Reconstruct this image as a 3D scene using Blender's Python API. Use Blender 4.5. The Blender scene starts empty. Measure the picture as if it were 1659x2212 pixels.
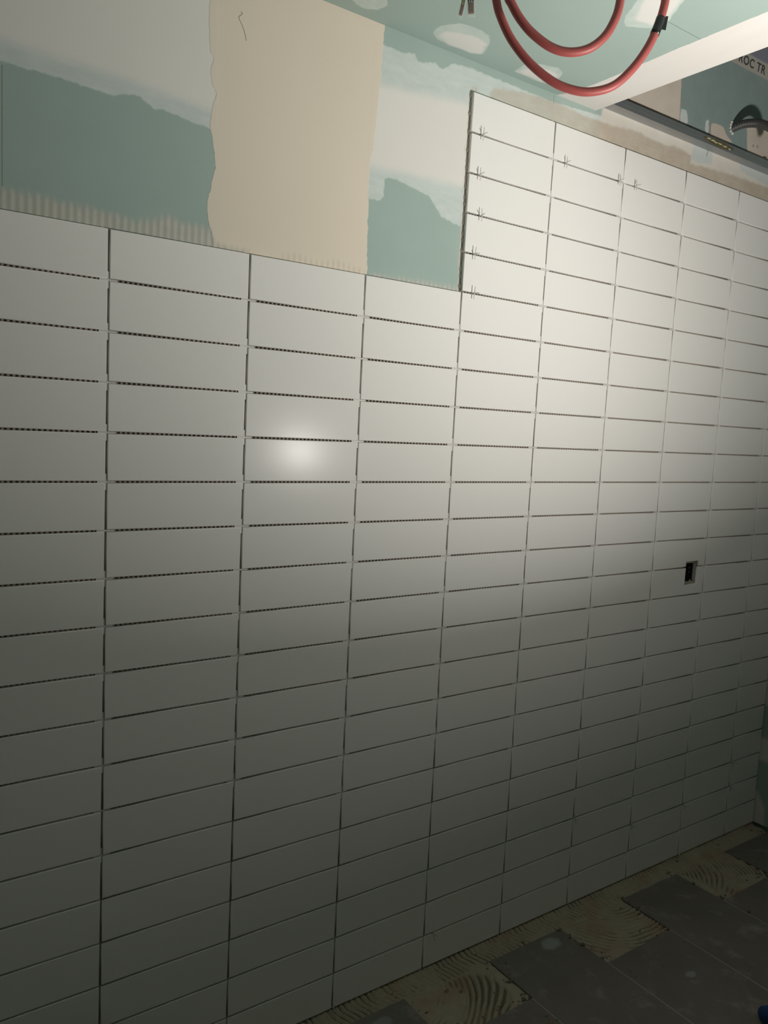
import bpy, bmesh, math, random
import numpy as np
from mathutils import Vector, Matrix

random.seed(7)
rng = np.random.default_rng(7)
SC = bpy.context.scene
COL = SC.collection

# ------------------------------------------------------------------ camera
cam_data = bpy.data.cameras.new('camera')
cam = bpy.data.objects.new('camera', cam_data)
COL.objects.link(cam)
cR = Vector((0.81785, -0.57329, 0.049598))
cU = Vector((0.021074, 0.115975, 0.993029))
cW = Vector((0.575046, 0.811103, -0.106931))
M = Matrix((cR, cU, -cW)).transposed().to_4x4()
M.translation = Vector((-0.47049, -1.64312, 1.55656))
cam.matrix_world = M
cam_data.sensor_fit = 'HORIZONTAL'
cam_data.sensor_width = 36.0
cam_data.lens = 1720.96 * 36.0 / 1659.0
cam_data.clip_start = 0.02
SC.camera = cam

# ------------------------------------------------------------------ world, exposure
world = bpy.data.worlds.new('world')
SC.world = world
world.use_nodes = True
world.node_tree.nodes['Background'].inputs[0].default_value = (0.9, 1.0, 0.95, 1)
world.node_tree.nodes['Background'].inputs[1].default_value = 0.004
SC.view_settings.view_transform = 'Standard'
SC.view_settings.look = 'None'
SC.view_settings.gamma = 1.0
SC.view_settings.use_curve_mapping = False
SC.view_settings.exposure = 0.0
try:
    SC.cycles.use_denoising = True
    SC.cycles.max_bounces = 6
    SC.cycles.diffuse_bounces = 4
    SC.cycles.glossy_bounces = 2
    SC.cycles.use_adaptive_sampling = True
    SC.cycles.adaptive_threshold = 0.03
    SC.cycles.use_light_tree = False
except Exception:
    pass

# ------------------------------------------------------------------ the work lamp that lights the room
LAMP = Vector((1.238, -1.436, 1.428))
LAMP_AIM = Vector((-0.063, 0.602, 0.796)).normalized()
def lamp_light(name, power, spread):
    ld = bpy.data.lights.new(name, 'AREA')
    ld.shape = 'DISK'
    ld.size = 0.075
    ld.energy = power
    ld.color = (1.0, 0.958, 0.898)
    ld.spread = math.radians(spread)
    lo = bpy.data.objects.new(name, ld)
    COL.objects.link(lo)
    lo.location = LAMP
    lo.rotation_euler = LAMP_AIM.to_track_quat('-Z', 'Y').to_euler()
lamp_light('work_lamp_beam', 13.7, 140)
lamp_light('work_lamp_spill', 6.6, 180)

# ------------------------------------------------------------------ sizes
RH = 0.1002905           # row pitch of the wall tiles
CP = 0.303               # column pitch
JT = 0.0041              # joint width
R0 = 1.91752             # height of the joint level with the top of the low tiling
ZC = 2.496               # ceiling
YB = 0.0135              # face of the plasterboard (tile faces at y = 0)
XL, XR, YF = -1.35, 2.635, -2.7
XE = 1.385               # where the ceiling boarding stops
SLAB = 3.25
TOPZ = R0 + 5 * RH

# ------------------------------------------------------------------ helpers
def mesh(name, v, f, mats=(), smooth=False):
    me = bpy.data.meshes.new(name)
    me.from_pydata([tuple(map(float, p)) for p in v], [], [tuple(map(int, q)) for q in f])
    me.update()
    for m in mats:
        me.materials.append(m)
    if smooth:
        for p in me.polygons:
            p.use_smooth = True
    return me

def link(name, me, parent=None, loc=(0, 0, 0)):
    o = bpy.data.objects.new(name, me)
    COL.objects.link(o)
    o.location = loc
    if parent:
        o.parent = parent
    return o

def empty(name, loc):
    o = bpy.data.objects.new(name, None)
    o.empty_display_size = 0.05
    COL.objects.link(o)
    o.location = loc
    return o

def tag(o, label, cat, group=None):
    o['label'] = label
    o['category'] = cat
    if group:
        o['group'] = group
    return o

def struct(o, label=None, cat=None):
    o['kind'] = 'structure'
    if label:
        o['label'] = label
    if cat:
        o['category'] = cat
    return o

def box(a, b):
    x0, y0, z0 = a
    x1, y1, z1 = b
    v = [(x0, y0, z0), (x1, y0, z0), (x1, y1, z0), (x0, y1, z0), (x0, y0, z1), (x1, y0, z1), (x1, y1, z1), (x0, y1, z1)]
    f = [(0, 3, 2, 1), (4, 5, 6, 7), (0, 1, 5, 4), (1, 2, 6, 5), (2, 3, 7, 6), (3, 0, 4, 7)]
    return v, f

def join(parts):
    V, F = [], []
    for v, f in parts:
        n = len(V)
        V += list(v)
        F += [tuple(i + n for i in q) for q in f]
    return V, F

def bevel_mesh(name, v, f, mats, w, seg=2, smooth=False):
    bm = bmesh.new()
    vs = [bm.verts.new(p) for p in v]
    for q in f:
        bm.faces.new([vs[i] for i in q])
    bmesh.ops.recalc_face_normals(bm, faces=bm.faces)
    bmesh.ops.bevel(bm, geom=list(bm.edges), offset=w, segments=seg, profile=0.5, affect='EDGES')
    me = bpy.data.meshes.new(name)
    bm.to_mesh(me)
    bm.free()
    for m in mats:
        me.materials.append(m)
    if smooth:
        for p in me.polygons:
            p.use_smooth = True
    return me

def spline(P, n):
    P = [Vector(p) for p in P]
    Q = [2 * P[0] - P[1]] + P + [2 * P[-1] - P[-2]]
    out = []
    for i in range(1, len(Q) - 2):
        a, b, c, d = Q[i - 1], Q[i], Q[i + 1], Q[i + 2]
        for k in range(n):
            t = k / n
            out.append(0.5 * ((2 * b) + (c - a) * t + (2 * a - 5 * b + 4 * c - d) * t * t + (3 * b - a - 3 * c + d) * t ** 3))
    out.append(P[-1])
    return out

def tube(P, r, seg=12, rad=None, cap=True):
    P = [Vector(p) for p in P]
    V, F = [], []
    n = None
    for i, p in enumerate(P):
        t = (P[min(i + 1, len(P) - 1)] - P[max(i - 1, 0)]).normalized()
        if n is None:
            n = t.cross(Vector((0, 0, 1)))
            if n.length < 1e-3:
                n = t.cross(Vector((0, 1, 0)))
        n = (n - t * n.dot(t)).normalized()
        b = t.cross(n)
        rr = r if rad is None else rad[i]
        for k in range(seg):
            a = 2 * math.pi * k / seg
            V.append(p + rr * (math.cos(a) * n + math.sin(a) * b))
    for i in range(len(P) - 1):
        for k in range(seg):
            a, b2 = i * seg + k, i * seg + (k + 1) % seg
            F.append((a, b2, b2 + seg, a + seg))
    if cap:
        F.append(tuple(range(seg))[::-1])
        F.append(tuple(range((len(P) - 1) * seg, len(P) * seg)))
    return V, F

# ---- signed distance to polygons (positive inside), used to lay filler and adhesive onto the boards
def sdf(px, py, polys):
    best = np.full(px.shape, -1e3)
    for poly in polys:
        P = np.array(poly, float) / 1000.0
        d = np.full(px.shape, 1e9)
        ins = np.zeros(px.shape, bool)
        for i in range(len(P)):
            a, b = P[i], P[(i + 1) % len(P)]
            e = b - a
            wx, wy = px - a[0], py - a[1]
            t = np.clip((wx * e[0] + wy * e[1]) / max(e @ e, 1e-12), 0, 1)
            d = np.minimum(d, np.hypot(wx - t * e[0], wy - t * e[1]))
            if abs(e[1]) > 1e-12:
                c = ((a[1] > py) != (b[1] > py)) & (px < e[0] * (py - a[1]) / e[1] + a[0])
                ins ^= c
        best = np.maximum(best, np.where(ins, d, -d))
    return np.clip(best, -0.3, 0.3)

def add_attr(me, name, vals):
    at = me.attributes.new(name, 'FLOAT', 'POINT')
    at.data.foreach_set('value', np.ascontiguousarray(vals, dtype=np.float32))

# ------------------------------------------------------------------ materials
class N:
    def __init__(s, name):
        s.m = bpy.data.materials.new(name)
        s.m.use_nodes = True
        s.t = s.m.node_tree
        s.b = s.t.nodes['Principled BSDF']
        s.co = s.t.nodes.new('ShaderNodeTexCoord').outputs['Object']
    def new(s, k):
        return s.t.nodes.new(k)
    def put(s, sock, v):
        if hasattr(v, 'is_linked') or hasattr(v, 'links'):
            s.t.links.new(v, sock)
        else:
            if isinstance(v, (tuple, list)) and len(v) == 3 and sock.type == 'RGBA':
                v = tuple(v) + (1,)
            sock.default_value = v
    def math(s, op, a, b=0.0, c=0.0, clamp=False):
        n = s.new('ShaderNodeMath')
        n.operation = op
        n.use_clamp = clamp
        for i, v in enumerate((a, b, c)):
            s.put(n.inputs[i], v)
        return n.outputs[0]
    def noise(s, scale, detail=3.0, rough=0.55, co=None, stretch=None):
        n = s.new('ShaderNodeTexNoise')
        n.inputs['Scale'].default_value = scale
        n.inputs['Detail'].default_value = detail
        n.inputs['Roughness'].default_value = rough
        c = co or s.co
        if stretch:
            mp = s.new('ShaderNodeMapping')
            s.put(mp.inputs['Vector'], c)
            mp.inputs['Scale'].default_value = stretch
            c = mp.outputs[0]
        s.put(n.inputs['Vector'], c)
        return n.outputs[0]
    def step(s, v, lo, hi):
        n = s.new('ShaderNodeMapRange')
        n.interpolation_type = 'SMOOTHSTEP'
        s.put(n.inputs['Value'], v)
        s.put(n.inputs['From Min'], lo)
        s.put(n.inputs['From Max'], hi)
        return n.outputs[0]
    def mix(s, f, a, b):
        n = s.new('ShaderNodeMix')
        n.data_type = 'RGBA'
        s.put(n.inputs[0], f)
        s.put(n.inputs[6], a)
        s.put(n.inputs[7], b)
        return n.outputs[2]
    def attr(s, name):
        n = s.new('ShaderNodeAttribute')
        n.attribute_name = name
        return n.outputs['Fac']
    def xyz(s):
        n = s.new('ShaderNodeSeparateXYZ')
        s.put(n.inputs[0], s.co)
        return n.outputs
    def bump(s, h, dist, strength=1.0):
        n = s.new('ShaderNodeBump')
        n.inputs['Distance'].default_value = dist
        n.inputs['Strength'].default_value = strength
        s.put(n.inputs['Height'], h)
        s.put(s.b.inputs['Normal'], n.outputs[0])
    def layer(s, name, width, amp, nscale, detail=4.0, stretch=None):
        nz = s.math('MULTIPLY_ADD', s.noise(nscale, detail, 0.6, stretch=stretch), amp, -0.5 * amp)
        return s.step(s.math('ADD', s.attr(name), nz), -width, width)
    def fin(s, color, rough=0.6, metal=0.0, spec=0.5, **k):
        s.put(s.b.inputs['Base Color'], color)
        s.put(s.b.inputs['Roughness'], rough)
        s.put(s.b.inputs['Metallic'], metal)
        s.put(s.b.inputs['Specular IOR Level'], spec)
        for kk, v in k.items():
            s.put(s.b.inputs[kk], v)
        return s.m

def plain(name, color, rough=0.6, metal=0.0, spec=0.5, nscale=60.0, var=0.12, bump=0.0, **k):
    n = N(name)
    z = n.noise(nscale, 4.0)
    c2 = tuple(max(0.0, c * (1 - var)) for c in color)
    c1 = tuple(min(1.0, c * (1 + var)) for c in color)
    col = n.mix(z, c2, c1)
    if bump:
        n.bump(z, bump)
    return n.fin(col, rough, metal, spec, **k)

GREEN = (0.345, 0.440, 0.405)
WHITE = (0.74, 0.725, 0.69)
SCRAPE = (0.62, 0.665, 0.645)

def m_tile():
    n = N('white_satin_ceramic')
    c = n.mix(n.noise(6.0, 2.0), (0.775, 0.762, 0.735), (0.79, 0.777, 0.75))
    return n.fin(c, 0.215, 0.0, 0.085)

def m_wall():
    n = N('plasterboard_with_filler')
    fine = n.noise(420.0, 3.0)
    xo, yo, zo = n.xyz()
    g = n.mix(n.noise(9.0, 4.0), tuple(c * 0.94 for c in GREEN), tuple(c * 1.06 for c in GREEN))
    upper_board = n.math('MULTIPLY', n.step(xo, 1.74, 1.78), n.step(zo, 2.52, 2.54))
    g = n.mix(upper_board, g, n.mix(n.noise(16.0, 5.0), (0.20, 0.265, 0.255), (0.265, 0.33, 0.315)))  # greyer, darker green on the board above the channel
    scr = n.layer('scrape', 0.0022, 0.012, 70.0, 6.0)
    streak = n.noise(60.0, 5.0, 0.7, stretch=(0.35, 1, 1.0))
    c = n.mix(n.math('MULTIPLY', scr, n.math('MULTIPLY_ADD', streak, 0.75, 0.38, clamp=True)), g, SCRAPE)
    wh = n.layer('white', 0.017, 0.010, 16.0, 5.0)
    c = n.mix(wh, c, n.mix(n.noise(5.0, 3.0), (0.70, 0.68, 0.635), WHITE))
    be = n.layer('beige', 0.0009, 0.010, 55.0, 4.0)
    c = n.mix(be, c, n.mix(n.noise(3.0, 3.0), (0.69, 0.615, 0.51), (0.735, 0.66, 0.555)))
    pk = n.layer('pink', 0.003, 0.012, 40.0, 5.0)
    c = n.mix(n.math('MULTIPLY', pk, 0.93), c, n.mix(n.noise(14.0, 5.0), (0.50, 0.425, 0.355), (0.66, 0.585, 0.50)))
    li = n.layer('light', 0.006, 0.012, 30.0, 5.0)
    c = n.mix(n.math('MULTIPLY', li, 0.95), c, n.mix(n.noise(18.0, 4.0), (0.62, 0.575, 0.50), (0.72, 0.685, 0.62)))
    # combed adhesive left above the tiles: vertical trowel streaks
    comb = n.math('SINE', n.math('MULTIPLY', xo, 2 * math.pi / 0.0148))
    rib = n.step(n.math('ADD', comb, n.math('MULTIPLY_ADD', n.noise(45.0, 4.0), 1.6, -0.8)), -1.3, 1.5)
    ad = n.layer('adhesive', 0.010, 0.030, 90.0, 6.0, stretch=(1.0, 1.0, 0.3))
    adc = n.mix(n.math('MULTIPLY', rib, 0.75), (0.45, 0.43, 0.375), (0.60, 0.58, 0.52))
    c = n.mix(n.math('MULTIPLY', ad, n.math('MULTIPLY_ADD', n.noise(55.0, 5.0), 0.5, 0.55, clamp=True)), c, adc)
    tn = n.layer('tan', 0.006, 0.016, 50.0, 5.0)
    left = n.step(xo, 1.30, 1.42)
    tanc = n.mix(n.noise(60.0, 5.0, 0.65, stretch=(0.3, 1, 3.0)), (0.36, 0.29, 0.215), (0.55, 0.475, 0.38))
    tfac = n.math('MULTIPLY', n.math('MULTIPLY_ADD', left, 0.22, 0.70), n.math('MULTIPLY_ADD', n.noise(28.0, 5.0), 0.7, 0.50, clamp=True))
    c = n.mix(n.math('MULTIPLY', tn, tfac), c, tanc)
    bl = n.layer('blue', 0.006, 0.016, 40.0, 5.0)
    c = n.mix(n.math('MULTIPLY', bl, n.math('MULTIPLY_ADD', streak, 0.5, 0.55, clamp=True)), c, (0.50, 0.565, 0.555))
    ft = n.layer('faint', 0.008, 0.012, 60.0, 4.0)
    c = n.mix(n.math('MULTIPLY', n.math('MULTIPLY', ft, rib), 0.32), c, (0.42, 0.37, 0.31))
    # board high up: printed light strip, bluish bare strip over it
    hi_x = n.step(xo, 1.80, 1.84)
    band = n.math('MULTIPLY', n.step(zo, 2.814, 2.819), n.math('MULTIPLY', n.math('SUBTRACT', 1.0, n.step(zo, 2.866, 2.870)), hi_x))
    c = n.mix(band, c, (0.40, 0.385, 0.345))
    c = n.mix(n.math('MULTIPLY', n.step(zo, 2.866, 2.872), hi_x), c, (0.22, 0.225, 0.27))
    h = n.math('ADD', n.math('MULTIPLY', scr, 0.25), n.math('MULTIPLY', be, 1.0))
    h = n.math('ADD', h, n.math('MULTIPLY', wh, 0.5))
    h = n.math('ADD', h, n.math('MULTIPLY', n.math('MULTIPLY', ad, rib), 0.9))
    h = n.math('ADD', h, n.math('MULTIPLY', fine, 0.12))
    n.bump(h, 0.0008, 0.8)
    return n.fin(c, 0.85, 0.0, 0.25)

def m_ceiling():
    n = N('ceiling_board_with_filler')
    xo, yo, zo = n.xyz()
    g = n.mix(n.noise(7.0, 4.0), tuple(c * 0.95 for c in GREEN), tuple(c * 1.05 for c in GREEN))
    scr = n.layer('scrape', 0.002, 0.014, 30.0, 5.0)
    c = n.mix(n.math('MULTIPLY', scr, n.math('MULTIPLY_ADD', n.noise(40.0, 5.0), 0.6, 0.30, clamp=True)), g, (0.62, 0.69, 0.645))
    wh = n.layer('white', 0.007, 0.016, 26.0, 5.0)
    c = n.mix(wh, c, (0.69, 0.685, 0.655))
    bd = n.step(n.math('ADD', n.attr('band'), n.math('MULTIPLY_ADD', n.noise(35.0, 4.0), 0.007, -0.0035)), -0.0012, 0.0012)
    c = n.mix(bd, c, n.mix(n.noise(30.0, 3.0, stretch=(1.0, 0.12, 1)), (0.70, 0.67, 0.63), (0.735, 0.72, 0.69)))
    ln = n.math('MULTIPLY', n.math('SUBTRACT', 1.0, n.step(n.math('ABSOLUTE', n.math('ADD', yo, 0.4225)), 0.0004, 0.0012)), n.step(xo, 1.09, 1.13))
    ln = n.math('MULTIPLY', ln, n.math('SUBTRACT', 1.0, bd))
    c = n.mix(n.math('MULTIPLY', ln, 0.8), c, (0.12, 0.15, 0.13))
    h = n.math('ADD', n.math('MULTIPLY', scr, 0.3), n.math('ADD', n.math('MULTIPLY', wh, 0.4), n.math('MULTIPLY', bd, 1.2)))
    h = n.math('ADD', h, n.math('MULTIPLY', n.noise(400.0, 3.0), 0.12))
    n.bump(h, 0.0008, 0.8)
    return n.fin(c, 0.85, 0.0, 0.25)

def m_board(name, attr=False):
    n = N(name)
    c = n.mix(n.noise(6.0, 4.0), tuple(c * 0.92 for c in GREEN), tuple(c * 1.05 for c in GREEN))
    if attr:
        c = n.mix(n.layer('white', 0.012, 0.02, 30.0), c, (0.62, 0.615, 0.56))
    n.bump(n.noise(400.0, 3.0), 0.0003, 0.5)
    return n.fin(c, 0.85, 0.0, 0.25)

def m_bed(name, a, b, s=90.0):
    n = N(name)
    n.bump(n.noise(300.0, 4.0), 0.0008, 0.7)
    return n.fin(n.mix(n.noise(s, 4.0), a, b), 0.9, 0.0, 0.2)

def m_floor_tile():
    n = N('grey_stone_tile_dusty')
    xo, yo, zo = n.xyz()
    geo = n.new('ShaderNodeNewGeometry')
    p = geo.outputs['Position']
    base = n.mix(n.noise(5.0, 5.0, co=p), (0.155, 0.136, 0.122), (0.235, 0.208, 0.187))
    dust = n.step(n.noise(11.0, 6.0, 0.65, co=p), 0.52, 0.78)
    c = n.mix(n.math('MULTIPLY', dust, 0.6), base, (0.40, 0.365, 0.325))
    speck = n.step(n.noise(95.0, 3.0, 0.6, co=p), 0.70, 0.78)
    c = n.mix(n.math('MULTIPLY', speck, 0.5), c, (0.42, 0.38, 0.32))
    sp = n.new('ShaderNodeSeparateXYZ')
    n.put(sp.inputs[0], p)
    for (cx, cy, rx, ry, op) in ((1.333, -0.102, 0.040, 0.028, 0.8), (1.588, -0.416, 0.022, 0.014, 0.6), (0.70, -0.10, 0.035, 0.02, 0.5)):
        dx = n.math('DIVIDE', n.math('SUBTRACT', sp.outputs[0], cx), rx)
        dy = n.math('DIVIDE', n.math('SUBTRACT', sp.outputs[1], cy), ry)
        d = n.math('SQRT', n.math('ADD', n.math('MULTIPLY', dx, dx), n.math('MULTIPLY', dy, dy)))
        d = n.math('ADD', d, n.math('MULTIPLY_ADD', n.noise(40.0, 4.0, co=p), 0.8, -0.4))
        c = n.mix(n.math('MULTIPLY', n.math('SUBTRACT', 1.0, n.step(d, 0.6, 1.1)), op), c, (0.36, 0.38, 0.37))
    n.bump(n.noise(160.0, 4.0, co=p), 0.0005, 0.5)
    return n.fin(c, 0.75, 0.0, 0.3)

def m_floor_bed():
    n = N('combed_floor_adhesive')
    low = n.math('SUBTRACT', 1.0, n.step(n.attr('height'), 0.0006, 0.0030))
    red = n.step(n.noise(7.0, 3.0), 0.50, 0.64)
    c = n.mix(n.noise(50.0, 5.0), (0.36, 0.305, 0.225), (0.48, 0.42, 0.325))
    c = n.mix(n.math('MULTIPLY', low, 0.85), c, (0.14, 0.115, 0.085))  # screed showing in the comb valleys, darkened further as painted shade between ridges
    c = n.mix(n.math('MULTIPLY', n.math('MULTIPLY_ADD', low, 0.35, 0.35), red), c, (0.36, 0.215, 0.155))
    n.bump(n.noise(220.0, 5.0, 0.65), 0.0014, 0.8)
    return n.fin(c, 0.95, 0.0, 0.15)

MT_TILE = m_tile()
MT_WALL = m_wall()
MT_CEIL = m_ceiling()
MT_BOARD = m_board('green_plasterboard')
MT_PALE = plain('filled_plasterboard', (0.50, 0.60, 0.54), 0.85, nscale=5.0, var=0.08)
MT_WARM = plain('pale_rendered_wall', (0.68, 0.645, 0.575), 0.85, nscale=5.0, var=0.08)
MT_END = m_board('end_board_with_filler', True)
MT_ADH = m_bed('grey_tile_adhesive', (0.31, 0.265, 0.22), (0.43, 0.38, 0.325))
MT_SCREED = m_bed('cement_screed', (0.17, 0.15, 0.125), (0.26, 0.225, 0.185), 20.0)
MT_FT = m_floor_tile()
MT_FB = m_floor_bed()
MT_SPACER = plain('pale_spacer_plastic', (0.60, 0.59, 0.56), 0.45, var=0.04)
def m_translucent():
    n = N('translucent_white_plastic')
    c = n.mix(n.noise(200.0, 2.0), (0.78, 0.77, 0.75), (0.84, 0.83, 0.81))
    n.fin(c, 0.4)
    tr = n.new('ShaderNodeBsdfTranslucent')
    n.put(tr.inputs['Color'], c)
    mx = n.new('ShaderNodeMixShader')
    mx.inputs[0].default_value = 0.5
    n.t.links.new(n.b.outputs[0], mx.inputs[1])
    n.t.links.new(tr.outputs[0], mx.inputs[2])
    tp = n.new('ShaderNodeBsdfTransparent')
    m2 = n.new('ShaderNodeMixShader')
    m2.inputs[0].default_value = 0.35
    n.t.links.new(mx.outputs[0], m2.inputs[1])
    n.t.links.new(tp.outputs[0], m2.inputs[2])
    n.t.links.new(m2.outputs[0], n.t.nodes['Material Output'].inputs[0])
    return n.m
MT_SPACER_W = m_translucent()
MT_CORE = plain('plaster_edge', (0.30, 0.285, 0.24), 0.9, nscale=120, var=0.35)
MT_HOSE = plain('red_plastic_pipe', (0.385, 0.082, 0.076), 0.5, nscale=90, var=0.10)
MT_TAPE = plain('black_tape', (0.012, 0.012, 0.013), 0.35, var=0.2)
MT_DARK = plain('dark_box_plastic', (0.012, 0.012, 0.012), 0.6, var=0.3)
MT_COND = plain('black_corrugated_plastic', (0.085, 0.083, 0.08), 0.42, nscale=200, var=0.4)
MT_STEEL = plain('galvanised_steel', (0.42, 0.43, 0.445), 0.42, 0.9, nscale=220, var=0.15)
MT_FOAM = plain('yellowish_glue', (0.46, 0.43, 0.27), 0.8, nscale=120, var=0.4, bump=0.002)
MT_CONC = plain('raw_concrete', (0.16, 0.16, 0.165), 0.9, nscale=8, var=0.2)
MT_COPPER = plain('copper', (0.15, 0.062, 0.034), 0.45, 0.1, nscale=300, var=0.3)
MT_WY = plain('olive_wire_insulation', (0.23, 0.20, 0.06), 0.4)
MT_WB = plain('dark_blue_wire_insulation', (0.035, 0.04, 0.075), 0.4)
MT_WR = plain('brown_wire_insulation', (0.10, 0.05, 0.03), 0.4)
MT_INK = plain('dark_print_ink', (0.05, 0.05, 0.05), 0.8)
MT_BLUE = plain('blue_plastic', (0.015, 0.06, 0.22), 0.5, nscale=80)
MT_POST = plain('grey_painted_steel', (0.22, 0.235, 0.24), 0.4, nscale=80)
MT_BLACK = plain('black_painted_metal', (0.02, 0.02, 0.022), 0.45)
gl = N('clear_plastic')
MT_CLEAR = gl.fin((0.80, 0.82, 0.80), 0.12, 0.0, 0.5, Alpha=0.15)
em = N('lamp_diffuser')
MT_LENS = em.fin((0.9, 0.9, 0.85), 0.4, 0.0, 0.5, **{'Emission Color': (1, 0.965, 0.885), 'Emission Strength': 3.0})
MT_LENS.cycles.emission_sampling = 'NONE'

# ------------------------------------------------------------------ tiled wall: boarding
W_SCRAPE = [[(-464,2233),(-466,2162),(-194,2176),(-112,2176),(-25,2172),(8,2170),(35,2181),(58,2183),(88,2166),(113,2170),(159,2162),(206,2158),(225,2160),(216,2600),(-464,2600)],
 [(605,2094),(622,2100),(638,2096),(656,2104),(657,2155),(685,2157),(743,2148),(795,2138),(839,2094),(901,2084),(927,2088),(923,2422),(1506,2406),(1433,2487),(1406,2487),(1313,2481),(1219,2474),(1128,2474),(1042,2475),(975,2476),(911,2477),(851,2472),(812,2447),(791,2457),(740,2443),(726,2461),(693,2451),(664,2453),(637,2452),(611,2445)],
 [(1774,2600),(1806,2606),(1822,2575),(1810,2556),(1778,2550)], [(1912,2598),(1928,2608),(1938,2563),(1914,2566)]]
W_WHITE = [[(-1350,2233),(-465,2197),(-193,2214),(-91,2212),(12,2210),(105,2203),(193,2196),(224,2197),(216,2600),(-1350,2600)],
 [(603,2359),(626,2363),(739,2372),(910,2389),(950,2392),(936,2171),(908,2183),(752,2178),(618,2171),(600,2172)],
]
W_BEIGE = [[(199,2462),(202,2356),(205,2311),(215,2296),(206,2282),(212,2245),(224,2229),(212,2208),(209,2165),(215,2129),(221,2107),(222,2080),(215,2052),(205,2005),(209,1977),(221,1937),(225,1860),(625,1860),(617,1923),(615,1999),(611,2127),(613,2184),(620,2203),(624,2268),(630,2353),(635,2469),(638,2511),(635,2613),(199,2613)]]
W_PINK = [[(1380,3300),(1757,3300),(1768,2787),(1770,2689),(1778,2567),(1775,2520),(1380,2520)],
 [(1943,2597),(1965,2605),(2011,2605),(2042,2581),(2080,2565),(2013,2558),(1947,2557)], [(2147,2637),(2164,2652),(2398,2690),(2426,2552),(2241,2551),(2164,2557)]]
W_LIGHT = [[(1408,2400),(1404,2470),(1412,2500),(1430,2540),(1700,2560),(2640,2560),(2640,2400)]]
W_BLUE = [[(1861,2540),(1962,2540),(1967,2479),(1910,2463),(1855,2469)], [(2101,2540),(2302,2540),(2640,2540),(2640,2454),(2510,2458),(2254,2482),(2136,2490)]]
W_ADH = [[(-620,1945),(-269,1949),(-194,1954),(-153,1956),(-111,1956),(-68,1951),(-23,1951),(15,1947),(53,1942),(97,1953),(111,1962),(137,1965),(153,1953),(201,1960),(217,1952),(229,1927),(301,1925),(303,1866),(-194,1861),(-620,1865)],
 [(912,2430),(912,2350),(909,2270),(907,2188),(904,2106),(902,2000),(905,1915),(925,1908),(928,2075),(930,2435)], [(628,1922),(769,1927),(907,1928),(909,1906),(629,1903)]]
W_TAN = [[(978,2448),(1026,2458),(1146,2473),(1256,2475),(1332,2468),(1404,2471),(1497,2476),(1576,2484),(1631,2479),(1701,2476),(1771,2484),(1854,2477),(1850,2450),(1926,2458),(2086,2466),(2313,2472),(2507,2470),(2640,2468),(2640,2357),(1642,2382),(984,2369)]]
W_FAINT = [[(388,1932),(423,1940),(447,1933),(497,1930),(517,1940),(548,1938),(587,1931),(607,1932),(609,1900),(377,1908)]]

HX0, HX1, HZ0, HZ1 = 2.008, 2.079, 1.053, 1.135      # socket opening
def grid(xs, zs):
    X, Z = np.meshgrid(xs, zs)
    nx = len(xs)
    f = [(j * nx + i, j * nx + i + 1, (j + 1) * nx + i + 1, (j + 1) * nx + i) for j in range(len(zs) - 1) for i in range(nx - 1)]
    return X.ravel(), Z.ravel(), f

gx, gz, gf = grid(np.linspace(XL, XR, 400), np.linspace(1.86, SLAB, 140))
V = [(a, YB, b) for a, b in zip(gx, gz)]
F = list(gf)
nb = len(V)
low = [((XL, 0.0), (HX0, 1.86)), ((HX1, 0.0), (XR, 1.86)), ((HX0, 0.0), (HX1, HZ0)), ((HX0, HZ1), (HX1, 1.86))]
for (a, b), (c, d) in low:
    k = len(V)
    V += [(a, YB, b), (c, YB, b), (c, YB, d), (a, YB, d)]
    F.append((k, k + 1, k + 2, k + 3))
k = len(V)
bv, bf = box((XL, YB + 0.06, -0.03), (XR, YB + 0.1, SLAB))
V += bv
F += [tuple(i + k for i in q) for q in bf]
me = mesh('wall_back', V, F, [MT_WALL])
pad = np.full(len(V) - nb, -0.3)
for nm, polys in (('scrape', W_SCRAPE), ('white', W_WHITE), ('beige', W_BEIGE), ('pink', W_PINK), ('adhesive', W_ADH), ('tan', W_TAN), ('light', W_LIGHT), ('blue', W_BLUE), ('faint', W_FAINT)):
    add_attr(me, nm, np.concatenate([sdf(gx, gz, polys), pad]))
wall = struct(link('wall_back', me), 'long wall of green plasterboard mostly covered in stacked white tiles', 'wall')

# combed adhesive behind the tiles, seen in the open joints
V, F = [], []
def ridge(x, z0, z1):
    k = len(V)
    prof = [(0.0, 0.0115), (0.0020, 0.0062), (0.0056, 0.0060), (0.0076, 0.0115), (0.0101, 0.0118)]
    for dx, y in prof:
        V.append((x + dx, y, z0))
        V.append((x + dx, y, z1))
    for i in range(len(prof) - 1):
        a = k + 2 * i
        F.append((a, a + 2, a + 3, a + 1))
x = -0.60
while x < XR - 0.012:
    top = (TOPZ if x > 3 * CP + 0.001 else R0) - 0.004
    if HX0 - 0.012 < x < HX1 + 0.002:
        ridge(x, 0.014, HZ0 - 0.002)
        ridge(x, HZ1 + 0.002, top)
    else:
        ridge(x, 0.014, top)
    x += 0.0101
k = len(V)
rag = [(3 * CP + JT / 2 + 0.0006 + 0.0012 * math.sin(i * 2.3) + 0.0008 * math.sin(i * 5.1), R0 - 0.001 + i * (TOPZ - R0 - 0.001) / 60) for i in range(61)]
for x, z in rag:
    V += [(x + 0.004, 0.0062, z), (x - 0.001, 0.0075, z), (x - 0.004, YB, z)]
for i in range(60):
    a = k + 3 * i
    F += [(a, a + 3, a + 4, a + 1), (a + 1, a + 4, a + 5, a + 2)]
link('adhesive_bed', mesh('adhesive_bed', V, F, [MT_ADH]), wall)

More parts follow.
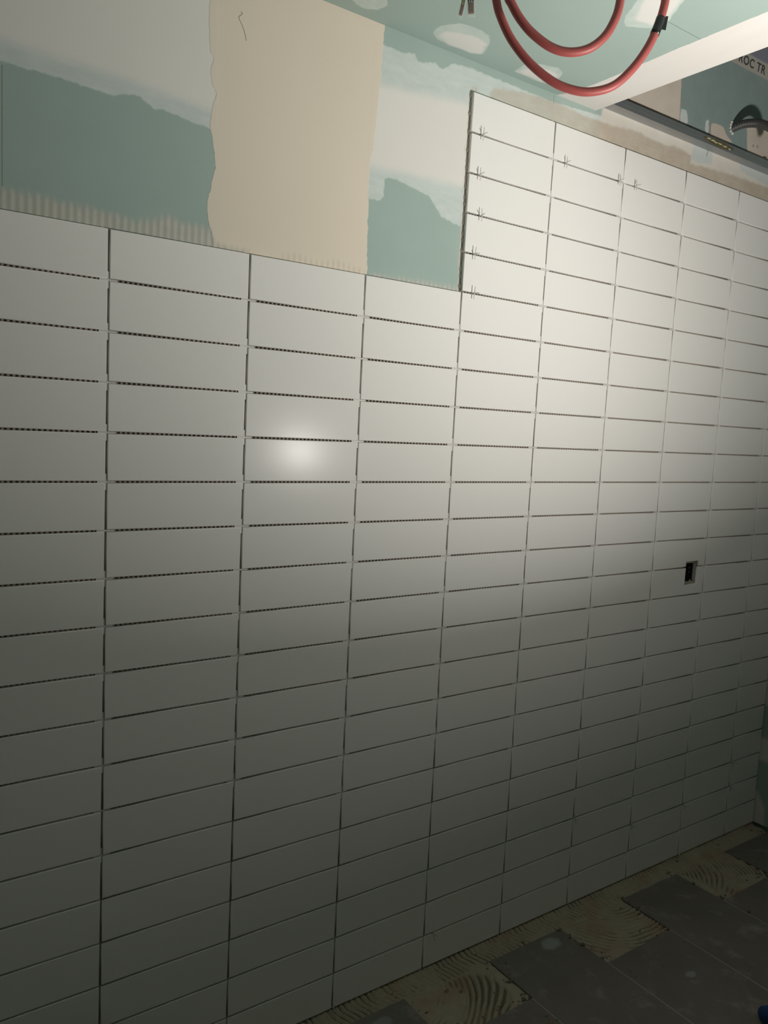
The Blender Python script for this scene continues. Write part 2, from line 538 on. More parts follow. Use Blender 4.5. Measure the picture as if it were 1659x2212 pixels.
# ------------------------------------------------------------------ wall tiles
def outline_tile(name, pts, t=0.008, bv=0.0019):
    bm = bmesh.new()
    fr = [bm.verts.new((x, 0.0, z)) for x, z in pts]
    bk = [bm.verts.new((x, t, z)) for x, z in pts]
    n = len(pts)
    front = bm.faces.new(fr)
    bm.faces.new(bk[::-1])
    for i in range(n):
        bm.faces.new((fr[(i + 1) % n], fr[i], bk[i], bk[(i + 1) % n]))
    bmesh.ops.recalc_face_normals(bm, faces=bm.faces)
    edges = [e for e in bm.edges if all(v in fr for v in e.verts)]
    bmesh.ops.bevel(bm, geom=edges, offset=bv, segments=3, profile=0.5, affect='EDGES')
    m = bpy.data.meshes.new(name)
    bm.to_mesh(m)
    bm.free()
    m.materials.append(MT_TILE)
    for p in m.polygons:
        p.use_smooth = True
    # flat glazed face, rounded rim: normals set by hand
    side = {}
    for p in m.polygons:
        if abs(p.normal.y) < 0.1:
            for i in p.vertices:
                side[i] = side.get(i, Vector((0, 0, 0))) + p.normal
    cen = Vector((0, 0, 0))
    nor = []
    for v in m.vertices:
        if v.co.y < 1e-6:
            nor.append((0, -1, 0))
        elif v.index in side:
            nor.append(tuple(side[v.index].normalized()))
        else:
            nor.append(tuple(v.normal))
    m.normals_split_custom_set_from_vertices(nor)
    return m

TW, TH = CP - JT, RH - JT
def rect_pts(w, h):
    return [(-w / 2, -h / 2), (w / 2, -h / 2), (w / 2, h / 2), (-w / 2, h / 2)]
ME_TILE = outline_tile('tile', rect_pts(TW, TH))
X8 = 8 * CP
WC = XR - 0.004 - (X8 + JT / 2)
ME_CUT = outline_tile('tile_cut', rect_pts(WC, TH))
def place_tile(m, cx, cz, quiet=False):
    s = 0.3 if quiet else 1.0
    o = link('tile', m, wall, (cx, float(rng.normal(0, 0.00018)) * s, cz))
    o.rotation_euler = (float(rng.normal(0, 0.0007)) * s, 0.0, float(rng.normal(0, 0.0006)) * s)
    return o
for r in range(-5, 19):                       # row r hangs between joint r and joint r + 1
    for c in range(-2, 9):
        if r < 0 and c < 3:
            continue
        cz = R0 - (r + 0.5) * RH
        if c == 8:
            place_tile(ME_CUT, X8 + JT / 2 + WC / 2, cz)
        elif c == 6 and r in (7, 8):
            cx = (c + 0.5) * CP
            a, b = HX0 - cx, HX1 - cx
            w, h = TW / 2, TH / 2
            if r == 7:
                zt = HZ1 - cz
                pts = [(-w, -h), (a, -h), (a, zt), (b, zt + 0.001), (b, -h), (w, -h), (w, h), (-w, h)]
            else:
                zb = HZ0 - cz
                pts = [(-w, -h), (w, -h), (w, h), (b + 0.001, h), (b, zb), (a, zb), (a + 0.001, h), (-w, h)]
            place_tile(outline_tile('tile_notched', pts), cx, cz)
        else:
            place_tile(ME_TILE, (c + 0.5) * CP, cz, quiet=(c == 1 and r in (3, 4)))

# flat crosses sunk in the joints
def cross_mesh(name, hx, hz, w, y0, y1, mat):
    parts = [box((-hx, y0, -w / 2), (hx, y1, w / 2)), box((-w / 2, y0 + 0.0001, w / 2), (w / 2, y1, hz)), box((-w / 2, y0 + 0.0001, -hz), (w / 2, y1, -w / 2))]
    v, f = join(parts)
    return mesh(name, v, f, [mat])
ME_X = cross_mesh('spacer', 0.0175, 0.0165, JT * 0.92, 0.0028, 0.0056, MT_SPACER)
ME_XH = mesh('spacer_half', *box((-0.0175, 0.0028, -JT * 0.46), (0.0175, 0.0056, JT * 0.46)), [MT_SPACER])
for r in range(-4, 14):
    for c in range(-1, 9):
        if r <= 0 and c <= 3:
            continue
        if r == 13 and c % 2:
            continue
        link('spacer', ME_XH if (r * 7 + c * 5) % 6 == 0 else ME_X, wall, (c * CP, 0.0, R0 - r * RH))

# ------------------------------------------------------------------ protruding cross spacers
def standing_spacer(name):
    a, r = 0.0165, 0.00135
    v, f = join([tube([(0, -a, 0), (0, -a + 0.001, 0), (0, a, 0)], r, 8, [r * 0.6, r, r]),
                 tube([(0, 0, -a), (0, 0, -a + 0.001), (0, 0, a - 0.001), (0, 0, a)], r, 8, [r * 0.6, r, r, r * 0.6])])
    return mesh(name, v, f, [MT_SPACER_W], True)
ME_SP = standing_spacer('tile_spacer')
SPG = 'cross spacers sticking out of the tile joints'
SPC = [(0.9436, -4, 'white plastic cross spacer in the topmost joint near the high tiling\'s left edge'),
       (0.9407, -3, 'white cross spacer in the second joint from the top, near the left tile edge'),
       (0.9539, -2, 'white cross spacer in the third joint from the top, near the left tile edge'),
       (0.9398, -1, 'white cross spacer in the fourth joint from the top, near the left tile edge'),
       (0.9449, 0, 'white cross spacer level with the inner corner where low and high tiling meet'),
       (1.2576, -4, 'white cross spacer in the topmost joint, at left under the second tile'),
       (1.4885, -4, 'white cross spacer in the topmost joint, at right under the second tile'),
       (1.5642, -4, 'white cross spacer in the topmost joint, at left under the third tile'),
       (0.9395, 18, 'pale cross spacer standing out of the lowest horizontal joint, above the trowelled strip')]
for x, r, lab in SPC:
    o = link('tile_spacer', ME_SP, None, (x, -0.0092, R0 - r * RH))
    o.rotation_euler = (rng.normal(0, 0.08), 0, rng.normal(0, 0.10))
    tag(o, lab, 'spacer', SPG)
LOWS = [(5 * CP, 16, 'pale spacer three rows above the floor, second vertical joint left of the socket opening'),
        (6 * CP, 17, 'pale spacer two rows above the floor, vertical joint just left of the socket opening'),
        (7 * CP, 17, 'pale spacer two rows above the floor, vertical joint just right of the socket opening'),
        (8 * CP, 17, 'pale spacer two rows above the floor, at the last vertical joint'),
        (8 * CP, 16, 'pale spacer three rows above the floor, at the last vertical joint')]
for x, r, lab in LOWS:
    o = link('tile_spacer', ME_SP, None, (x, -0.0085, R0 - r * RH))
    o.rotation_euler = (rng.normal(0, 0.2), 0, rng.normal(0, 0.3))
    tag(o, lab, 'spacer', SPG)
for x, lab in ((2 * CP, 'pale spacer poking out under the bottom tiles at the left edge of the floor'),
               (7 * CP, 'pale spacer poking out under the bottom tiles at the far end of the floor')):
    o = link('tile_spacer', ME_SP, None, (x, -0.0070, 0.0165))
    o.rotation_euler = (0.25, 0, 0.2)
    tag(o, lab, 'spacer', SPG)

# ------------------------------------------------------------------ socket opening
sb = empty('electrical_box', ((HX0 + HX1) / 2, 0.02, HZ0))
tag(sb, 'dark open electrical box sunk in the rectangular cut-out of the white tiles', 'electrical box')
def part(name, v, f, mat, parent, smooth=False):
    P = parent.matrix_world.translation if parent.parent else parent.location
    o = link(name, mesh(name, [Vector(p) - Vector(P) for p in v], f, [mat], smooth), parent)
    return o
cx = (HX0 + HX1) / 2
a0, a1, b0, b1 = HX0 + 0.004, HX1 - 0.012, HZ0 + 0.010, HZ1 - 0.009
part('shell', *join([box((a0, 0.058, b0), (a1, 0.060, b1)), box((a0 - 0.0015, 0.016, b0), (a0, 0.060, b1)), box((a1, 0.016, b0), (a1 + 0.0015, 0.060, b1)),
                     box((a0, 0.016, b0 - 0.0015), (a1, 0.060, b0)), box((a0, 0.016, b1), (a1, 0.060, b1 + 0.0015))]), MT_DARK, sb)
rim = [box((HX0 + 0.0005, 0.0086, b1 + 0.0018), (HX1 - 0.0005, 0.014, HZ1 - 0.0006)), box((HX0 + 0.0005, 0.0086, HZ0 + 0.0006), (HX1 - 0.0005, 0.014, b0 - 0.0018)),
       box((a1 + 0.0018, 0.0088, b0), (HX1 - 0.0005, 0.014, b1))]
part('plaster_rim', *join(rim), MT_CORE, sb)
part('screw', *tube([(a1 - 0.0005, 0.026, 1.106), (a1 - 0.006, 0.026, 1.106)], 0.003, 8), MT_STEEL, sb)
part('screw', *tube([(a1 - 0.0005, 0.024, 1.092), (a1 - 0.005, 0.024, 1.092)], 0.0025, 8), MT_STEEL, sb)
chunk = [(a1 - 0.016, 0.013, b0 - 0.004), (a1 - 0.006, 0.012, b0 - 0.005), (a1 - 0.009, 0.016, b0 + 0.004), (a1 - 0.014, 0.006, b0 + 0.003)]
part('plaster_crumb', chunk, [(0, 1, 3), (1, 2, 3), (2, 0, 3), (0, 2, 1)], MT_SPACER, sb)

# ------------------------------------------------------------------ lettering on the board above the ceiling line
def lettering(txt, loc, size):
    cu = bpy.data.curves.new('board_print', 'FONT')
    cu.body = txt
    cu.size = size
    cu.extrude = 0.0002
    cu.shear = 0.15
    cu.offset = 0.0007
    cu.space_character = 1.12
    tmp = bpy.data.objects.new('tmp', cu)
    COL.objects.link(tmp)
    dg = bpy.context.evaluated_depsgraph_get()
    m = bpy.data.meshes.new_from_object(tmp.evaluated_get(dg))
    bpy.data.objects.remove(tmp)
    m.materials.clear()
    m.materials.append(MT_INK)
    o = link('board_print', m, wall, loc)
    o.rotation_euler = (math.radians(90), 0, 0)
    o['label'] = 'dark printed letters on the board strip'
    return o
lettering('ROC TR', (2.062, YB - 0.0006, 2.829), 0.041)
# dark slits where boards meet
for (x0, z0, x1, z1, w) in ((1.211, 2.470, 1.211, 2.494, 0.0012), (1.937, 2.600, 1.934, 2.560, 0.004), (1.939, 2.514, 1.934, 2.492, 0.004), (1.770, 2.70, 1.777, 2.56, 0.003), (1.768, 2.86, 1.770, 2.70, 0.0025), (-0.190, 2.17, -0.190, 1.96, 0.0012)):
    v = [(x0 - w / 2, YB - 0.0004, z0), (x0 + w / 2, YB - 0.0004, z0), (x1 + w / 2 * 0.8, YB - 0.0004, z1), (x1 - w / 2 * 0.8, YB - 0.0004, z1)]
    v += [(a, YB + 0.001, b) for a, _, b in v]
    link('board_joint', mesh('board_joint', v, [(0, 1, 2, 3), (0, 4, 5, 1), (1, 5, 6, 2), (2, 6, 7, 3), (3, 7, 4, 0)], [MT_CORE]), wall)
# hairline crack on the beige filler
link('crack', mesh('crack', *tube(spline([(0.270, YB, 2.409), (0.274, YB, 2.406), (0.266, YB, 2.396), (0.273, YB, 2.385), (0.280, YB, 2.371), (0.285, YB, 2.355)], 4), 0.0007, 5), [MT_CORE]), wall)
# two screw heads in the boards
for x, z in ((1.800, 2.622), (2.196, 2.587), (2.222, 2.590)):
    link('screw_dimple', mesh('screw_dimple', *tube([(x, YB + 0.001, z), (x, YB - 0.0006, z)], 0.005, 10), [MT_CORE]), wall)

# ------------------------------------------------------------------ other walls
xs = np.linspace(YF, YB, 60)
ys, zs, f = grid(np.linspace(-0.7, YB, 110), np.linspace(0.016, 1.2, 150))
V = [(XR, a, b) for a, b in zip(ys, zs)]
F = [q[::-1] for q in f]
nb = len(V)
for (a, b), (c, d) in (((YF, 0.016), (-0.7, SLAB)), ((-0.7, 1.2), (YB, SLAB))):
    k = len(V)
    V += [(XR, a, b), (XR, c, b), (XR, c, d), (XR, a, d)]
    F.append((k + 3, k + 2, k + 1, k))
k = len(V)
bv, bf = box((XR + 0.02, YF, -0.03), (XR + 0.1, YB + 0.1, SLAB))
V += bv
F += [tuple(i + k for i in q) for q in bf]
me = mesh('wall_right', V, F, [MT_END])
R_WHITE = [[(21,374),(-26,375),(-85,372),(-96,270),(-36,280),(22,281)],[(28,151),(-2,148),(-32,109),(-45,61),(-49,-14),(30,-30)],[(82,862),(-85,900),(-126,519),(-13,511),(36,515)]]
add_attr(me, 'white', np.concatenate([sdf(ys, zs, R_WHITE), np.full(len(V) - nb, -0.3)]))
struct(link('wall_right', me), 'far end wall of green plasterboard with pale filler patches', 'wall')
struct(link('wall_left', mesh('wall_left', *box((XL - 0.1, YF, -0.03), (XL, YB + 0.1, SLAB)), [MT_PALE])), 'pale filled plasterboard side wall near the camera', 'wall')
struct(link('wall_front', mesh('wall_front', *box((XL - 0.1, YF - 0.1, -0.03), (XR + 0.1, YF, SLAB)), [MT_WARM])), 'pale rendered wall opposite the tiled wall', 'wall')

# ------------------------------------------------------------------ ceiling
C_SCRAPE = [[(744,-33),(735,-72),(765,-109),(808,-120),(853,-110),(880,-88),(906,-27),(882,-14),(770,-14)],[(1031,-14),(1026,-55),(1050,-87),(1101,-103),(1132,-89),(1161,-43),(1160,-22),(1130,-12)],[(470,-64),(550,-121),(589,-62),(584,-31),(561,-17),(534,-20)],[(1025,-375),(987,-435),(974,-472),(1039,-528),(1062,-500),(1107,-430),(1127,-390),(1060,-348),(1041,-357)]]
C_WHITE = [[(765,-30),(760,-61),(795,-74),(836,-86),(878,-77),(902,-30),(879,-17),(814,-13)],[(1036,-20),(1053,-58),(1098,-80),(1131,-72),(1157,-35),(1126,-15)],[(1053,-379),(1004,-438),(974,-472),(1032,-522),(1057,-495),(1102,-426),(1118,-396)],[(1218,20),(1240,-20),(1250,-60),(1300,-60),(1400,20)]]
C_BAND = [[(1226,20),(1236,-20),(1246,-100),(1243,-190),(1237,-380),(1236,-590),(1240,-1000),(1240,-2800),(1500,-2800),(1500,20)]]
gx, gy, f = grid(np.linspace(0.2, XE, 160), np.linspace(-0.9, YB, 122))
V = [(a, b, ZC) for a, b in zip(gx, gy)]
F = [q[::-1] for q in f]
nb = len(V)
ex, ey, f2 = grid(np.linspace(XL, 0.2, 4), np.linspace(YF, YB, 4))
k = len(V)
V += [(a, b, ZC) for a, b in zip(ex, ey)]
F += [tuple(i + k for i in q[::-1]) for q in f2]
ex2, ey2, f3 = grid(np.linspace(0.2, XE, 60), np.linspace(YF, -0.9, 30))
k = len(V)
V += [(a, b, ZC) for a, b in zip(ex2, ey2)]
F += [tuple(i + k for i in q[::-1]) for q in f3]
k = len(V)
T = ZC + 0.0125
V += [(XL, YF, T), (XE, YF, T), (XE, YB, T), (XL, YB, T), (XE, YF, ZC), (XE, YB, ZC)]
F += [(k, k + 1, k + 2, k + 3), (k + 1, k + 4, k + 5, k + 2)]
me = mesh('ceiling', V, F, [MT_CEIL])
ax = np.array([p[0] for p in V])
ay = np.array([p[1] for p in V])
for nm, polys in (('scrape', C_SCRAPE), ('white', C_WHITE), ('band', C_BAND)):
    add_attr(me, nm, sdf(ax, ay, polys))
struct(link('ceiling', me), 'green plasterboard ceiling with white filler spots and a white edge band', 'ceiling')
struct(link('ceiling_slab', mesh('ceiling_slab', *box((XL - 0.1, YF - 0.1, SLAB), (XR + 0.1, YB + 0.1, SLAB + 0.1)), [MT_CONC])), 'bare concrete slab above the opening in the ceiling', 'ceiling')

# steel perimeter channel on the wall beyond the end of the ceiling boards
ch = empty('steel_channel', (XE, YB, 2.513))
tag(ch, 'galvanised steel channel screwed along the wall where the ceiling is open', 'steel channel')
y0, y1, t = YB - 0.0002, -0.0215, 0.0009
part('lower_flange', *box((XE + 0.002, y1, 2.512), (XR - 0.002, y0, 2.512 + t)), MT_STEEL, ch)
part('web', *join([box((XE + 0.002, y1 - t, 2.512), (XR - 0.002, y1, 2.5365)), box((XE + 0.002, y1 - t, 2.5365), (XR - 0.002, y1 + 0.007, 2.5365 + t)),
                   box((XE + 0.002, y1 - t - 0.0012, 2.5235), (XR - 0.002, y1 - t, 2.5255))]), MT_STEEL, ch)
part('upper_flange', *box((XE + 0.002, y1 + 0.024, 2.5365), (XR - 0.002, y0, 2.5365 + t)), MT_STEEL, ch)
def lump(center, size, seed, n1=10, n2=7, rough=0.35):
    rg = np.random.default_rng(seed)
    v, f = [], []
    for j in range(n2 + 1):
        th = math.pi * j / n2
        for i in range(n1):
            ph = 2 * math.pi * i / n1
            k = 1 + rg.uniform(-rough, rough)
            v.append((center[0] + size[0] * k * math.sin(th) * math.cos(ph), center[1] + size[1] * k * math.sin(th) * math.sin(ph), center[2] + size[2] * math.cos(th)))
    for j in range(n2):
        for i in range(n1):
            a, b = j * n1 + i, j * n1 + (i + 1) % n1
            f.append((a, b, b + n1, a + n1))
    return v, f
MT_STAIN = plain('olive_glue_stain', (0.10, 0.085, 0.035), 0.7, nscale=90, var=0.5)
o = part('glue_stain', *lump((1.945, y1 - 0.001, 2.5255), (0.085, 0.0016, 0.0095), 39, 22, 6, 0.25), MT_STAIN, ch)
o['label'] = 'olive glue stain on the channel'
for i, (gx_, gz_, gl_) in enumerate(((1.885, 2.5285, 0.010), (1.906, 2.5270, 0.012), (1.924, 2.5245, 0.008), (1.948, 2.5255, 0.014), (1.974, 2.5240, 0.011), (2.002, 2.5215, 0.006))):
    part('glue_flake', *lump((gx_, y1 - 0.0024, gz_), (gl_, 0.0022, 0.0024), 40 + i, 9, 5, 0.45), MT_FOAM, ch)
for i in range(3):
    part('plaster_chip', *lump((XE + 0.015 + 0.02 * i, y1 - 0.001, 2.539), (0.008, 0.004, 0.003), 70 + i), MT_CORE, ch)
for i in range(4):
    part('plaster_chip', *lump((2.25 + 0.028 * i, y1 - 0.001, 2.5385), (0.010, 0.003, 0.002), 80 + i), MT_CORE, ch)

# ------------------------------------------------------------------ corrugated conduit coming out of the wall
path = spline([(2.068, 0.030, 2.610), (2.066, 0.000, 2.616), (2.072, -0.035, 2.618), (2.080, -0.080, 2.606), (2.082, -0.130, 2.572), (2.078, -0.180, 2.518), (2.070, -0.225, 2.445)], 26)
acc = 0.0
rad = []
for i, p in enumerate(path):
    if i:
        acc += (p - path[i - 1]).length
    rad.append(0.0125 + 0.0016 * math.sin(2 * math.pi * acc / 0.0052))
# resample finely so that every rib is drawn
L = [0.0]
for i in range(1, len(path)):
    L.append(L[-1] + (path[i] - path[i - 1]).length)
nn = int(L[-1] / 0.0013)
rp, rr = [], []
j = 0
for i in range(nn + 1):
    s = L[-1] * i / nn
    while j < len(L) - 2 and L[j + 1] < s:
        j += 1
    u = (s - L[j]) / max(L[j + 1] - L[j], 1e-9)
    rp.append(path[j].lerp(path[j + 1], u))
    rr.append(0.0140 if i % 4 in (0, 1) else 0.0118)
cd = empty('corrugated_conduit', (2.068, YB, 2.61))
tag(cd, 'black corrugated conduit poking out of the wall above the steel channel', 'conduit')
part('tube', *tube(rp, 0.013, 16, rr, cap=False), MT_COND, cd, True)
part('torn_plaster', *join([lump((2.068 + 0.018 * math.cos(a), YB - 0.001, 2.615 + 0.019 * math.sin(a)), (0.006, 0.004, 0.005), 100 + i) for i, a in enumerate((2.2, 2.8, 3.3, 3.9, 4.5))]), MT_SPACER, cd)

# ------------------------------------------------------------------ red pipe hanging in loops
HOSE = [(0.5759,-0.4122,2.497),(0.5782,-0.4218,2.4326),(0.5853,-0.4358,2.3639),(0.591,-0.4439,2.334),(0.6072,-0.461,2.2909),(0.6348,-0.4862,2.2485),(0.6697,-0.5152,2.216),(0.7014,-0.5395,2.2024),(0.7299,-0.5598,2.2015),(0.7622,-0.581,2.2147),(0.7914,-0.5974,2.2468),(0.8157,-0.6094,2.2871),(0.8322,-0.6158,2.327),(0.8422,-0.6183,2.3622),(0.8463,-0.6177,2.3884),(0.8371,-0.6185,2.4258),(0.8109,-0.6074,2.4602),(0.7539,-0.5772,2.4780),(0.6872,-0.5363,2.4750),(0.6203,-0.4992,2.4455),(0.5781,-0.4831,2.3873),(0.5717,-0.4837,2.3492),(0.5763,-0.4888,2.3344),(0.5881,-0.5007,2.3083),(0.6062,-0.5169,2.2825),(0.6334,-0.5393,2.259),(0.6608,-0.5597,2.2515),(0.69,-0.5793,2.2599),(0.7147,-0.5936,2.2841),(0.7313,-0.6008,2.3186),(0.7389,-0.602,2.3509),(0.7474,-0.5959,2.396),(0.7575,-0.5833,2.4527),(0.7640,-0.5730,2.497)]
hp = spline(HOSE, 6)
hz = empty('red_pipe', (0.576, -0.412, 2.495))
tag(hz, 'red plastic pipe hanging from the ceiling in two loops', 'pipe')
part('tube', *tube(hp, 0.0079, 14), MT_HOSE, hz, True)
i0 = min(range(len(hp)), key=lambda i: (hp[i] - Vector((0.839, -0.6185, 2.343))).length)
i1 = min(range(len(hp)), key=lambda i: (hp[i] - Vector((0.8255, -0.6131, 2.3111))).length)
seg = hp[min(i0, i1):max(i0, i1) + 1]
tp = part('tape', *tube(seg, 0.0088, 14), MT_TAPE, hz, True)
tp['label'] = 'black tape wrapped around the pipe'
md = seg[len(seg) // 2]
dirn = (seg[-1] - seg[0]).normalized()
out = Vector((0.80, -0.57, 0.0)).normalized()
a = md + out * 0.007 - dirn * 0.009
b = md + out * 0.017 - dirn * 0.011
c = md + out * 0.012 + dirn * 0.017
d = md + out * 0.006 + dirn * 0.017
nrm = Vector((-0.57, -0.81, 0)) * 0.0006
fv = [a, b, c, d] + [p + nrm for p in (a, b, c, d)]
part('tape_flag', fv, [(0, 1, 2, 3), (7, 6, 5, 4), (0, 4, 5, 1), (1, 5, 6, 2), (2, 6, 7, 3), (3, 7, 4, 0)], MT_TAPE, hz)

# ------------------------------------------------------------------ capped wire ends
def oriented_box(p, q, wid, dep, taper=1.0):
    p, q = Vector(p), Vector(q)
    ax = (q - p).normalized()
    s = Vector((0.82, -0.57, 0.05))
    s = (s - ax * s.dot(ax)).normalized()
    e = ax.cross(s)
    v = []
    for c, k in ((p, taper), (q, 1.0)):
        for a, b in ((-1, -1), (1, -1), (1, 1), (-1, 1)):
            v.append(c + s * (a * wid / 2 * k) + e * (b * dep / 2 * k))
    return v, [(0, 3, 2, 1), (4, 5, 6, 7), (0, 1, 5, 4), (1, 2, 6, 5), (2, 3, 7, 6), (3, 0, 4, 7)]

def capped(pts, wid, wires, label):
    p, q = Vector(pts[0]), Vector(pts[1])
    t = empty('wire_connector', q)
    tag(t, label, 'wire connector', 'capped wire ends hanging from the ceiling')
    v, f = oriented_box(p, q, wid, 0.011, 0.95)
    m = bevel_mesh('clear_cap', [x - q for x in v], f, [MT_CLEAR], 0.0022, 3, True)
    link('clear_cap', m, t)
    ax = (q - p)
    v, f = oriented_box(p + ax * 0.24, q - ax * 0.08, wid * 0.62, 0.0062)
    m = bevel_mesh('copper_core', [x - q for x in v], f, [MT_COPPER], 0.001, 2)
    link('copper_core', m, t)
    s = Vector((0.82, -0.57, 0.05))
    for off, mat in wires:
        w = [p.lerp(q, 0.75) + s * off * 0.6] + [Vector(x) + s * off for x in pts[1:]]
        w = [x if x.z < 2.499 else Vector((x.x, x.y, 2.499)) for x in w]
        part('wire', *tube(spline(w, 8), 0.0017, 8), mat, t, True)
    return t
W1 = [(0.5282,-0.4003,2.3268),(0.5338,-0.4008,2.353),(0.5372,-0.3993,2.3826),(0.5413,-0.3948,2.4391),(0.5442,-0.3877,2.5084)]
W2 = [(0.5461,-0.4125,2.3304),(0.546,-0.4089,2.3572),(0.5451,-0.4048,2.3831),(0.5456,-0.3978,2.4393),(0.547,-0.3897,2.5086)]
capped(W1, 0.0105, ((-0.0018, MT_WY), (0.0018, MT_WY)), 'narrow tilted clear connector on yellowish wires, left of the red pipe')
capped(W2, 0.0165, ((-0.0042, MT_WB), (0.0, MT_WB), (0.0042, MT_WR)), 'wide upright clear connector on dark wires, beside the red pipe')

# ------------------------------------------------------------------ floor
fl = struct(link('floor', mesh('floor', *box((XL - 0.1, YF - 0.1, -0.10), (XR + 0.1, YB + 0.1, -0.0125)), [MT_SCREED])), 'screed floor part laid with dusty grey tiles over combed adhesive', 'floor')
FP, FL = 0.3056, 0.600
starts = {-2: -0.245, -1: -0.055, 0: -0.240, 1: -0.062, 2: -0.250, 3: -0.060, 4: -0.245, 5: -0.060}
FTW = FP - 0.004
def slab_mesh(w, l):
    v, f = box((-w / 2, -l / 2, -0.009), (w / 2, l / 2, 0.0))
    return bevel_mesh('floor_tile', v, f, [MT_FT], 0.0012, 1)
ME_FT = slab_mesh(FTW, FL - 0.004)
ME_FTC = slab_mesh(XR - 0.006 - (0.805 + 5 * FP), FL - 0.004)
for c, ys0 in starts.items():
    y = ys0
    while y > -1.5:
        xa = 0.805 + c * FP
        if c == 5:
            w = XR - 0.006 - xa
            o = link('floor_tile', ME_FTC, fl, (xa + w / 2 + 0.002, y - FL / 2, 0.0))
        else:
            o = link('floor_tile', ME_FT, fl, (xa + FP / 2, y - FL / 2, float(rng.normal(0, 0.0004))))
        o.rotation_euler = (float(rng.normal(0, 0.0012)), float(rng.normal(0, 0.0012)), float(rng.normal(0, 0.003)))
        y -= FL
MT_GROUT = plain('dusty_light_grout', (0.33, 0.30, 0.26), 0.9, nscale=150, var=0.3)
for c in range(-2, 5):
    xg = 0.805 + (c + 1) * FP
    yt = min(starts[c], starts[c + 1])
    link('grout_line', mesh('grout_line', *box((xg - 0.0024, -1.5, -0.0085), (xg + 0.0024, yt, -0.0009)), [MT_GROUT]), fl)
for c, ys0 in starts.items():
    y = ys0 - FL
    while y > -1.5:
        link('grout_line', mesh('grout_line', *box((0.805 + c * FP + 0.0026, y - 0.0024, -0.0085), (min(0.805 + (c + 1) * FP, XR) - 0.0026, y + 0.0024, -0.0010)), [MT_GROUT]), fl)
        y -= FL
# combed adhesive between wall and tiles
nx, ny = 760, 118
xs = np.linspace(0.30, XR - 0.002, nx)
ys = np.linspace(-0.31, 0.011, ny)
X, Y = np.meshgrid(xs, ys)
def vnoise(X, Y, s, seed):
    rg = np.random.default_rng(seed)
    g = rg.random((128, 128))
    u, v = X * s + 40, Y * s + 40
    i, j = np.floor(u).astype(int), np.floor(v).astype(int)
    a, b = u - i, v - j
    a, b = a * a * (3 - 2 * a), b * b * (3 - 2 * b)
    g_ = lambda p, q: g[p % 128, q % 128]
    return (g_(i, j) * (1 - a) + g_(i + 1, j) * a) * (1 - b) + (g_(i, j + 1) * (1 - a) + g_(i + 1, j + 1) * a) * b
n1 = vnoise(X, Y, 9, 1)
n2 = vnoise(X, Y, 28, 2)
n3 = vnoise(X, Y, 90, 3)
strip = 1 / (1 + np.exp(-(Y + 0.062 + 0.012 * (n1 - 0.5)) / 0.004))
w = 2 * np.pi / 0.0175
comb_a = np.sin(w * (X + 0.35 * Y + 0.016 * n1 + 0.006 * n2))                                  # beside the wall
k = np.floor((X - 0.805) / FP)
xc = 0.805 + (k + 0.5) * FP
side = np.where(k % 4 < 2, 0.19, -0.12)
rad_ = np.hypot(X - xc + side, (Y + 0.02) * 1.15)
comb_b = np.sin(w * 0.95 * (rad_ + 0.030 * n1 + 0.006 * n2))                                    # sweeping arcs in the bare squares
fade = np.clip((0.55 * n1 + 0.45 * vnoise(X, Y, 17, 9) - 0.38) * 5.0, 0, 1)
sharp = lambda c: np.clip(c * 1.25, -1, 1)
h = 0.0042 + 0.0040 * (strip * sharp(comb_a) * (0.45 + 0.55 * fade) + (1 - strip) * sharp(comb_b) * fade) + 0.0026 * (n2 - 0.5) + 0.0016 * (n3 - 0.5)
Z = -0.0092 + np.clip(h, 0.0002, 0.0105) + 0.0035 * strip + 0.0085 / (1 + np.exp(-(Y + 0.004) / 0.0022))
# sunk below the laid tiles
under = np.zeros_like(X, bool)
for c, ys0 in starts.items():
    xa = 0.805 + c * FP
    under |= (X > xa + 0.001) & (X < xa + FP - 0.001) & (Y < ys0 - 0.001)
Z = np.where(under, -0.0115, Z)
V = np.stack([X.ravel(), Y.ravel(), Z.ravel()], 1)
F = [(j * nx + i, j * nx + i + 1, (j + 1) * nx + i + 1, (j + 1) * nx + i) for j in range(ny - 1) for i in range(nx - 1)]
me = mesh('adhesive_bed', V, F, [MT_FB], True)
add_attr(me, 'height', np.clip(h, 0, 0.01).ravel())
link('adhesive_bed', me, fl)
# loose crumbs of mortar
parts = []
for i in range(230):
    c = random.choice([-1, 0, 0, 1, 2, 2, 3, 4, 4, 5])
    xa = 0.805 + c * FP
    x = random.choice([xa + abs(random.gauss(0, 0.02)), xa + FP - abs(random.gauss(0, 0.02)), xa + random.uniform(0, FP)])
    x = min(x, XR - 0.02)
    y = random.choice([starts[c] + abs(random.gauss(0, 0.018)), random.uniform(starts[c] - 0.1, -0.01)])
    s = random.uniform(0.0014, 0.0034) if random.random() < 0.85 else random.uniform(0.004, 0.0065)
    on_tile = y < starts[c]
    zc = (0.0004 if on_tile else -0.0035) + s * 0.4
    parts.append(lump((x, y, zc), (s * random.uniform(0.8, 2.2), s, s * 0.6), 500 + i, 5, 3, 0.4))
cr = link('mortar_crumbs', mesh('mortar_crumbs', *join(parts), [MT_FB]))
cr['kind'] = 'stuff'
tag(cr, 'loose mortar crumbs scattered along the floor tile edges', 'mortar crumbs')

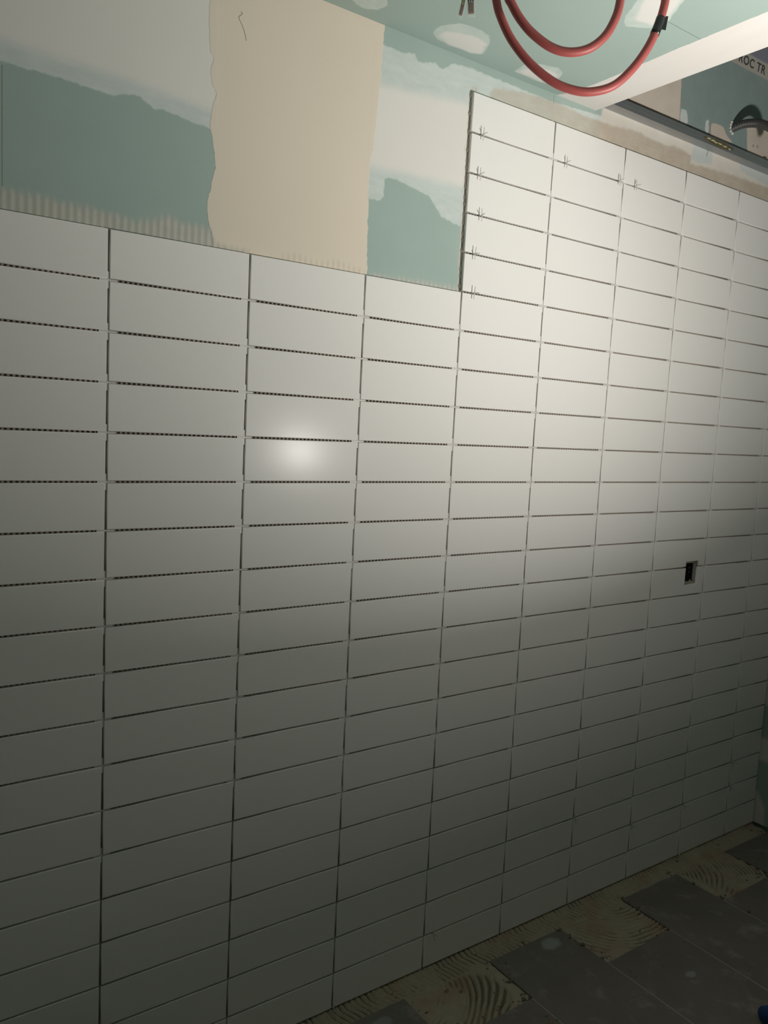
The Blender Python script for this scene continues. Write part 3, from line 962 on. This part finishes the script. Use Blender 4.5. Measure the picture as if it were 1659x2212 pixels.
# ------------------------------------------------------------------ work light on its tripod (one blue foot reaches into the picture)
base = Vector((1.33, -1.30, 0.0))
ws = empty('work_light', base)
tag(ws, 'work lamp on a grey tripod with blue plastic feet, one foot on the floor tiles', 'work light')
def wpart(name, v, f, mat, smooth=False, parent=ws):
    return part(name, v, f, mat, parent, smooth)
hub = base + Vector((0, 0, 0.78))
wpart('column', *tube([base + Vector((0, 0, 0.45)), base + Vector((0, 0, 1.30))], 0.014, 14), MT_POST, True)
wpart('collar', *tube([hub + Vector((0, 0, -0.03)), hub + Vector((0, 0, 0.03))], 0.026, 16), MT_BLACK)
for foot in (Vector((1.600, -0.640, 0.0)), Vector((2.02, -1.62, 0.0)), Vector((0.93, -1.93, 0.0))):
    top = hub + (foot - hub).normalized() * 0.03
    end = foot + Vector((0, 0, 0.014))
    lg = wpart('leg', *tube([top, end], 0.0125, 12), MT_POST, True)
    dv = (end - top).normalized()
    v, f = tube([end - dv * 0.050, end - dv * 0.046, end - dv * 0.018, end, end + dv * 0.004], 0.02, 14, [0.0155, 0.0210, 0.0225, 0.0250, 0.0190])
    v = [Vector((p.x, p.y, max(p.z, 0.001))) for p in v]
    fo = link('foot', mesh('foot', [p - base for p in v], f, [MT_BLUE], True), lg)
    fo['label'] = 'blue plastic foot cap'
headc = LAMP - LAMP_AIM * 0.035
s = LAMP_AIM.cross(Vector((0, 0, 1))).normalized()
e = s.cross(LAMP_AIM)
def obox(c, hs, he, ha):
    v = [c + s * a * hs + e * b * he + LAMP_AIM * d * ha for d in (-1, 1) for a, b in ((-1, -1), (1, -1), (1, 1), (-1, 1))]
    return v, [(0, 3, 2, 1), (4, 5, 6, 7), (0, 1, 5, 4), (1, 2, 6, 5), (2, 3, 7, 6), (3, 0, 4, 7)]
wpart('lamp_housing', *join([obox(headc, 0.085, 0.065, 0.022)] + [obox(headc - LAMP_AIM * 0.03 + s * (-0.06 + 0.02 * i), 0.003, 0.055, 0.012) for i in range(7)]), MT_BLACK)
wpart('lamp_glass', *obox(headc + LAMP_AIM * 0.0235, 0.072, 0.052, 0.0012), MT_LENS)
wpart('bracket', *tube(spline([headc - s * 0.09, headc - s * 0.095 - Vector((0, 0, 0.06)), base + Vector((0, 0, 1.29)), headc + s * 0.095 - Vector((0, 0, 0.06)), headc + s * 0.09], 6), 0.006, 8), MT_BLACK)
